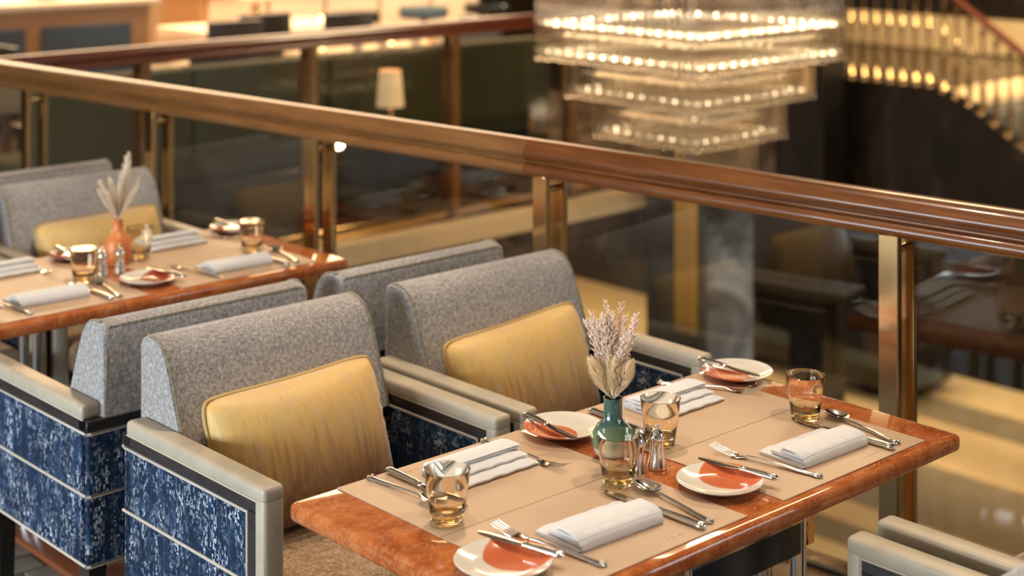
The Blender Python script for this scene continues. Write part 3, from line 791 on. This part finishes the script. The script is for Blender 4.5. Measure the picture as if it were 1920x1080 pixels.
# ------------------------------------------------------------------ chandelier: square crystal tiers, a corner toward the tables
CX, CY = 4.375, 2.957
chd = thing('chandelier', 'square tiered crystal rod chandelier glowing warm over the atrium', 'chandelier', (CX, CY, 0))
def square_pts(a, n):
    out = []
    for i in range(n):
        t = i/n*4; k = int(t); f = t-k; h = a/2
        out.append({0: (-h+a*f, -h), 1: (h, -h+a*f), 2: (h-a*f, h), 3: (-h, h-a*f)}[k])
    return out
TIERS = ((1.10, 108, .985, 1.90), (.885, 84, .790, 1.10), (.680, 64, .590, .90), (.475, 44, .395, .70))
for a, n, zb, zt in TIERS:
    m = MB(); L = zt-zb
    m.tube((0, 0, 0), (0, 0, L), .0085, seg=8); m.lathe([(0, -.022), (.009, -.016), (.0125, -.006), (.009, .004), (.006, .006)], 8)
    rod = m.build('crystal_rod', 'crystal', chd, 50)
    pts = square_pts(a, n)
    for i, (x, y) in enumerate(pts):
        if i == 0: rod.location = (x, y, zb)
        else: share(rod, 'crystal_rod', chd, (x, y, zb+random.uniform(-.004, .004)))
    fr = MB(); h = a/2
    for (p, q) in (((-h, -h), (h, -h)), ((h, -h), (h, h)), ((h, h), (-h, h)), ((-h, h), (-h, -h))):
        fr.tube((*p, zt-.01), (*q, zt-.01), .012, seg=8)
    fr.box((-h, -.008, zt-.016), (h, .008, zt-.004)); fr.box((-.008, -h, zt-.016), (.008, h, zt-.004))
    fr.build('tier_frame', 'champagne', chd, 40)
# lamps sit on the tier frames just inside the rods, lower rows imitating crystal sparkle
def lamps(a, n, z, r, mat, name):
    m = MB(); m.lathe([(0, -r), (r*.7, -r*.7), (r, 0), (r*.7, r*.7), (0, r)], 8); b = m.build(name, mat, chd, 60)
    for i, (x, y) in enumerate(square_pts(a, n)):
        if i == 0: b.location = (x, y, z)
        else: share(b, name, chd, (x, y, z))
lamps(1.02, 64, 1.150, .0105, 'lamp_warm', 'bulb')
lamps(1.02, 52, 1.005, .0090, 'lamp_warm', 'lower_sparkle')
lamps(.80, 44, .815, .0085, 'lamp_soft', 'pin_sparkle')
lamps(.60, 32, .610, .0075, 'lamp_soft', 'pin_sparkle')
m = MB()
for z, a in ((1.14, 1.02), (.99, 1.02), (.805, .80), (.60, .60)):
    h = a/2
    for (p, q) in (((-h, -h), (h, -h)), ((h, -h), (h, h)), ((h, h), (-h, h)), ((-h, h), (-h, -h))): m.tube((*p, z-.008), (*q, z-.008), .006, seg=6)
    m.tube((-h, 0, z-.008), (h, 0, z-.008), .005, seg=6); m.tube((0, -h, z-.008), (0, h, z-.008), .005, seg=6)
m.tube((0, 0, .40), (0, 0, 6.0), .02, seg=10)
m.build('stem', 'champagne', chd, 40)
lp = bpy.data.lights.new('chandelier_light', 'POINT'); lp.energy = 30; lp.color = (1, .74, .44); lp.shadow_soft_size = .04
lo = bpy.data.objects.new('chandelier_light', lp); COL.objects.link(lo); lo.location = (CX, CY, .22)

# ------------------------------------------------------------------ staircase with balusters
st = thing('staircase', 'marble staircase with gilded balusters and mahogany handrail descending along the far wall', 'staircase', (11.05, 5.75, 0))
sp = MB(); sp.box((0, -.30, -.17), (1.3, 0, 0)); step = None
for i in range(12):
    z = -.175*(i+1)+.0
    if step is None:
        step = MB().box((.1, -.30, -.17), (1.35, .02, 0), .01, 1).build('step', 'pillar_marble', st); step.location = (0, -.27*i, z)
    else: share(step, 'step', st, (0, -.27*i, z))
bm_ = MB(); bm_.lathe([(.030, 0), (.030, .05), (.016, .07), (.024, .18), (.030, .30), (.020, .42), (.014, .50), (.024, .53), (.014, .56), (.013, .78), (.024, .82), (.024, .88)], 12)
bal = bm_.build('baluster', 'brass', st, 50); k = 0
spots = []
for i in range(9): spots.append((0.03, .10+.145*i, .0))
for i in range(22):
    y = -.06-.135*i; spots.append((.03, y, min(0, -.02+(y+.0)*.648)))
for i, p in enumerate(spots):
    if i == 0: bal.location = p
    else: share(bal, 'baluster', st, p)
hr = MB(); hr.path([(.03, 1.4, .90), (.03, .1, .90), (.03, -.1, .87), (.03, -3.0, -1.06)], .035, 10); hr.build('handrail', 'mahogany_dark', st, 60)

# ------------------------------------------------------------------ opposite gallery
bt = thing('banquette', 'olive green velvet banquette behind the opposite glass balustrade', 'banquette', (3.3, 4.9, 0))
for i in range(4):
    x = -1.55+i*.86
    MB().box((x, -.10, .42), (x+.85, .10, .90), .03, 3).build('back_panel', 'olive_velvet', bt, 50)
    MB().box((x, .08, .28), (x+.85, .62, .46), .04, 3).build('seat_pad', 'olive_velvet', bt, 50)
MB().box((-1.55, -.08, .0), (1.89, .58, .30), .01, 1).build('plinth', 'black_lacquer', bt, 40)
def gtable(name, label, loc, w, d, mat, h=.75, cloth=True):
    t = thing(name, label, 'table', loc)
    MB().box((-w/2, -d/2, h-.03), (w/2, d/2, h), .008, 2).build('tabletop', mat, t, 40)
    for sx in (-1, 1):
        for sy in (-1, 1): MB().tube((sx*(w/2-.06), sy*(d/2-.06), .002), (sx*(w/2-.06), sy*(d/2-.06), h-.03), .022, .03, 10).build('leg', 'reddish_wood', t, 40)
    if cloth:
        m = MB(); m.box((-w/2-.005, -d/2-.005, h-.16), (w/2+.005, d/2+.005, h+.003), .01, 2); m.build('cloth', 'cream_cloth', t, 50)
    return t
def lamp(loc, label, s=1.0):
    l = thing('table_lamp', label, 'lamp', loc)
    MB().lathe([(.06, 0), (.06, .015), (.015, .03), (.03, .09), (.04, .14), (.012, .20), (.010, .26)], 16).build('base', 'brass', l, 50)
    MB().lathe([(.13*s, .22), (.10*s, .42)], 24, False, False).build('shade', 'shade_glow', l, 60)
    MB().lathe([(0, .26), (.03, .28), (.035, .31), (0, .35)], 12).build('bulb', 'lamp_soft', l, 60)
    return l
def bowl(loc, r, label, mat='white_china'):
    m = MB(); m.lathe([(0, .004), (r*.4, 0), (r*.45, .004), (r*.8, r*.35), (r, r*.62), (r*.96, r*.62), (r*.76, r*.38), (r*.4, .012), (0, .010)], 24)
    return tag(m.build('bowl', mat, None, 60, loc), label, 'bowl')
def candle(loc, label):
    c = thing('candle', label, 'candle', loc, 0, 'glowing candle glasses in the gallery')
    MB().lathe([(.028, 0), (.032, .07), (.029, .07), (.026, .006), (0, .005)], 16).build('holder', 'amber_glass', c, 60)
    MB().lathe([(0, .008), (.014, .010), (.020, .030), (.012, .055), (0, .066)], 10).build('flame', 'candle_glow', c, 60)
    return c
def cup(loc, label):
    m = MB(); m.lathe([(0, .003), (.022, 0), (.024, .004), (.036, .04), (.040, .075), (.037, .075), (.033, .04), (.02, .01), (0, .008)], 20)
    return tag(m.build('cup', 'white_china', None, 60, loc), label, 'cup', 'white cups in the gallery')
def gchair(loc, rz, label, mat='dark_wood'):
    c = thing('side_chair', label, 'chair', loc, rz, 'dark side chairs in the gallery')
    MB().box((-.23, -.23, .42), (.23, .22, .48), .02, 3).build('seat', 'black_lacquer', c, 40)
    MB().box((-.22, .19, .50), (.22, .23, .93), .02, 3).build('backrest', mat, c, 40)
    for sx in (-1, 1):
        for sy in (-1, 1): MB().tube((sx*.20, sy*.19, 0), (sx*.20, sy*.19, .44), .016, .02, 8).build('leg', mat, c, 40)
    return c
G = 'cream-clothed gallery table '
gtable('gallery_table', G+'at the end near the restaurant railing', (1.75, 6.35, 0), .9, .8, 'tan_wood')
gtable('gallery_table', G+'beside the buffet counter', (3.35, 6.5, 0), 1.0, .8, 'tan_wood')
gtable('gallery_table', G+'laid with bowls behind the banquette', (4.9, 6.0, 0), 1.3, .8, 'tan_wood')
gtable('gallery_table', G+'deep in the room under the wall', (5.3, 8.2, 0), 1.4, .9, 'tan_wood')
bc = thing('buffet_counter', 'tan wooden buffet counter with pale top and dark openings in the gallery', 'counter', (2.9, 8.4, 0))
MB().box((-1.3, -.35, 0), (1.3, .35, .98), .01, 1).build('carcass', 'tan_wood', bc, 40)
MB().box((-1.36, -.40, .98), (1.36, .40, 1.03), .01, 2).build('worktop', 'cream_cloth', bc, 40)
for i in range(3): MB().box((-1.2+i*.82, -.37, .12), (-.5+i*.82, -.345, .86), .01, 1).build('opening', 'blue_grey', bc, 40)
sb = thing('serving_cabinet', 'dark lacquered serving cabinet with tan doors at the gallery end', 'cabinet', (.55, 7.4, 0))
MB().box((-.7, -.3, 0), (.7, .3, .92), .01, 1).build('carcass', 'black_lacquer', sb, 40)
for i in range(2):
    d = MB().box((-.66+i*.67, -.32, .08), (-.02+i*.67, -.30, .84), .005, 1).build('door', 'tan_wood', sb, 40)
    MB().tube((-.34+i*.67-.24*(1-2*i)*-1, -.335, .40), (-.34+i*.67-.24*(1-2*i)*-1, -.335, .52), .008, seg=8).build('handle', 'brass', d, 40)
MB().box((-.72, -.32, .92), (.72, .32, .96), .008, 1).build('worktop', 'cream_cloth', sb, 40)
lamp((.75, 7.35, .96), 'brass lamp with cream shade on the serving cabinet', 1.1)
lamp((2.2, 8.3, 1.03), 'brass lamp with cream shade at one end of the buffet counter')
lamp((5.15, 8.1, .753), 'brass lamp with cream shade on the deep gallery table')
sd = thing('side_table', 'small round dark side table between the gallery glass and the banquette', 'table', (3.72, 4.58, 0))
MB().lathe([(.11, .005), (.11, .015), (.02, .03), (.018, .38), (.13, .39), (.135, .405), (0, .405)], 24).build('pedestal', 'black_lacquer', sd, 40)
lamp((3.72, 4.58, .405), 'small brass lamp with cream shade between the gallery glass and the banquette', .6)
bowl((3.3, 6.4, .754), .13, 'large white bowl on the gallery table beside the buffet counter')
bowl((1.8, 6.25, .754), .10, 'white bowl on the gallery table near the restaurant railing')
bowl((3.5, 8.3, 1.032), .16, 'wide white bowl on the buffet counter')
for i, w_ in enumerate(('fourth', 'third', 'second', 'nearest')): cup((4.45+.24*i, 5.85+.05*(i % 2), .754), 'white cup behind the banquette, '+w_+' from the red-orange bowl' if i < 3 else 'white cup behind the banquette, next to the red-orange bowl')
bowl((5.35, 6.1, .754), .12, 'red-orange bowl on the gallery table behind the banquette', 'pink_bloom')
T_A, T_B, T_C, T_D, T_E = 'table near the restaurant railing', 'table beside the buffet counter', 'bowl-laid table', 'buffet counter', 'deep table under the wall'
for x, y, z, w_ in ((1.55, 6.1, .754, T_A+', one side'), (1.95, 6.5, .754, T_A+', beside the white bowl'), (3.05, 6.25, .754, T_B+', beside the large bowl'), (3.6, 6.6, .754, T_B+', at its far corner'),
                    (4.42, 6.2, .754, T_C+', at its end'), (5.0, 6.2, .754, T_C+', among the cups'), (2.6, 8.2, 1.032, T_D+', next to the lamp'), (3.1, 8.15, 1.032, T_D+', in the middle'), (3.85, 8.2, 1.032, T_D+', past the wide bowl'),
                    (4.8, 8.0, .754, T_E+', before the lamp'), (5.7, 8.0, .754, T_E+', away from the lamp')):
    candle((x, y, z), 'small glowing candle glass on the gallery '+w_)
def tray(loc, w, d, h, label, mat):
    t = thing('serving_tray', label, 'tray', loc)
    MB().box((-w/2, -d/2, 0), (w/2, d/2, h*.25), .006, 1).build('tray_base', 'black_lacquer', t, 40)
    MB().box((-w/2+.02, -d/2+.02, h*.25), (w/2-.02, d/2-.02, h), .02, 3).build('cover', mat, t, 50)
tray((1.35, 6.45, .754), .30, .34, .12, 'cream covered serving tray on the table near the restaurant railing', 'cream_cloth')
tray((3.75, 6.35, .754), .28, .26, .10, 'pale china serving tray on the table beside the buffet counter', 'white_china')
tray((4.15, 8.35, 1.032), .34, .40, .16, 'cream covered serving tray at the end of the buffet counter', 'cream_cloth')
tray((1.9, 8.35, 1.032), .40, .40, .15, 'pale china serving tray at the lamp end of the buffet counter', 'white_china')
for x, y, r, l in ((2.45, 5.75, PI, 'behind the banquette near its end'), (5.85, 6.0, PI/2, 'at the far end of the bowl-laid table'), (1.9, 7.1, 0, 'behind the table near the restaurant railing')):
    c_ = gchair((x, y, 0), r, 'blue-grey padded side chair in the gallery '+l, 'blue_grey'); c_['group'] = 'blue-grey side chairs in the gallery'
for x, y, r, l in ((2.5, 6.4, PI/2, 'between the two clothed tables nearest the balustrade corner'), (1.2, 5.7, PI, 'before the table near the restaurant railing'), (3.3, 5.85, PI, 'before the table beside the buffet counter'), (4.2, 6.7, 0, 'at the bowl-laid table'), (5.2, 6.75, 0, 'at the bowl-laid table, farther along'), (4.7, 7.5, PI, 'at the deep table under the wall')):
    gchair((x, y, 0), r, 'dark wooden side chair in the gallery '+l)

br = thing('bar_counter', 'long bar counter with pale front panels at the back of the gallery', 'counter', (6.6, 9.1, 0))
MB().box((-1.5, -.3, 0), (1.5, .35, 1.0), .01, 1).build('carcass', 'tan_wood', br, 40)
MB().box((-1.55, -.42, 1.0), (1.55, .40, 1.05), .01, 2).build('worktop', 'black_lacquer', br, 40)
for i in range(5): MB().box((-1.46+i*.59, -.33, .12), (-.90+i*.59, -.30, .94), .012, 2).build('front_panel', 'cream_cloth', br, 40)
for i, l in enumerate(('at the lamp-table end of the bar counter', 'at the middle of the bar counter', 'at the outer end of the bar counter')):
    t_ = thing('bar_stool', 'dark round bar stool '+l, 'stool', (6.3+i*.75, 8.35, 0), 0, 'dark bar stools in the gallery')
    MB().lathe([(.20, .70), (.22, .73), (.21, .79), (0, .80)], 20).build('seat', 'blue_grey' if i % 2 else 'black_lacquer', t_, 50)
    MB().lathe([(.21, .003), (.20, .02), (.03, .04), (.03, .70)], 16).build('pedestal', 'brass', t_, 50)
    MB().path([(.15*math.cos(a), .15*math.sin(a), .25) for a in [k*PI/8 for k in range(16)]], .01, 6, True).build('footring', 'brass', t_, 50)

# ------------------------------------------------------------------ lobby level
def sofa(loc, rz, L, label):
    s = thing('lobby_sofa', label, 'sofa', loc, rz)
    MB().box((-L/2, -.45, .10), (L/2, .45, .42), .03, 2).build('base', 'black_lacquer', s, 50)
    MB().box((-L/2, .25, .30), (L/2, .47, .92), .05, 3).build('backrest', 'blue_grey', s, 50)
    for k in (-1, 1): MB().box((k*L/2-.1, -.45, .2), (k*L/2+.1, .45, .66), .04, 3).build('arm', 'blue_grey', s, 50)
    for i in range(2): MB().box((-L/2+.12+i*(L-.24)/2, -.42, .40), (-L/2+.10+(i+1)*(L-.24)/2, .26, .54), .04, 3).build('seat_cushion', 'black_lacquer', s, 50)
    return s
sofa((9.0, 8.9, -3.6), PI/2, 2.2, 'dark lobby sofa below the gallery beside the marble column')
sofa((12.9, 8.3, -3.6), PI/2, 2.6, 'dark lobby sofa against the far marble wall')
def low_table(loc, w, d, h, label):
    s = thing('lobby_table', label, 'table', loc)
    MB().box((-w/2, -d/2, h-.06), (w/2, d/2, h), .01, 1).build('tabletop', 'reddish_wood', s, 40)
    for sx in (-1, 1):
        for sy in (-1, 1): MB().box((sx*(w/2-.08)-.04, sy*(d/2-.08)-.04, 0), (sx*(w/2-.08)+.04, sy*(d/2-.08)+.04, h-.06), .006, 1).build('leg', 'reddish_wood', s, 40)
low_table((8.6, 10.6, -3.6), 2.6, 1.0, .75, 'reddish wooden lobby table below the gallery')
gb = thing('reflection_banner', 'long gold banner shape made up for the brassy reflection on the dark column', 'banner', (5.345, 3.825, 0))  # gold strip added in place of a reflection on the column
MB().box((-.012, -.085, -.72), (0, .085, .30), .003, 1).build('cloth', 'gold_reflection', gb, 40)
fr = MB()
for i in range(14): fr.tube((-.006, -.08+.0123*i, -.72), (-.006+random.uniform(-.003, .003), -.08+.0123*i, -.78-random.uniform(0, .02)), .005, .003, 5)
fr.build('fringe', 'gold_reflection', gb, 50)
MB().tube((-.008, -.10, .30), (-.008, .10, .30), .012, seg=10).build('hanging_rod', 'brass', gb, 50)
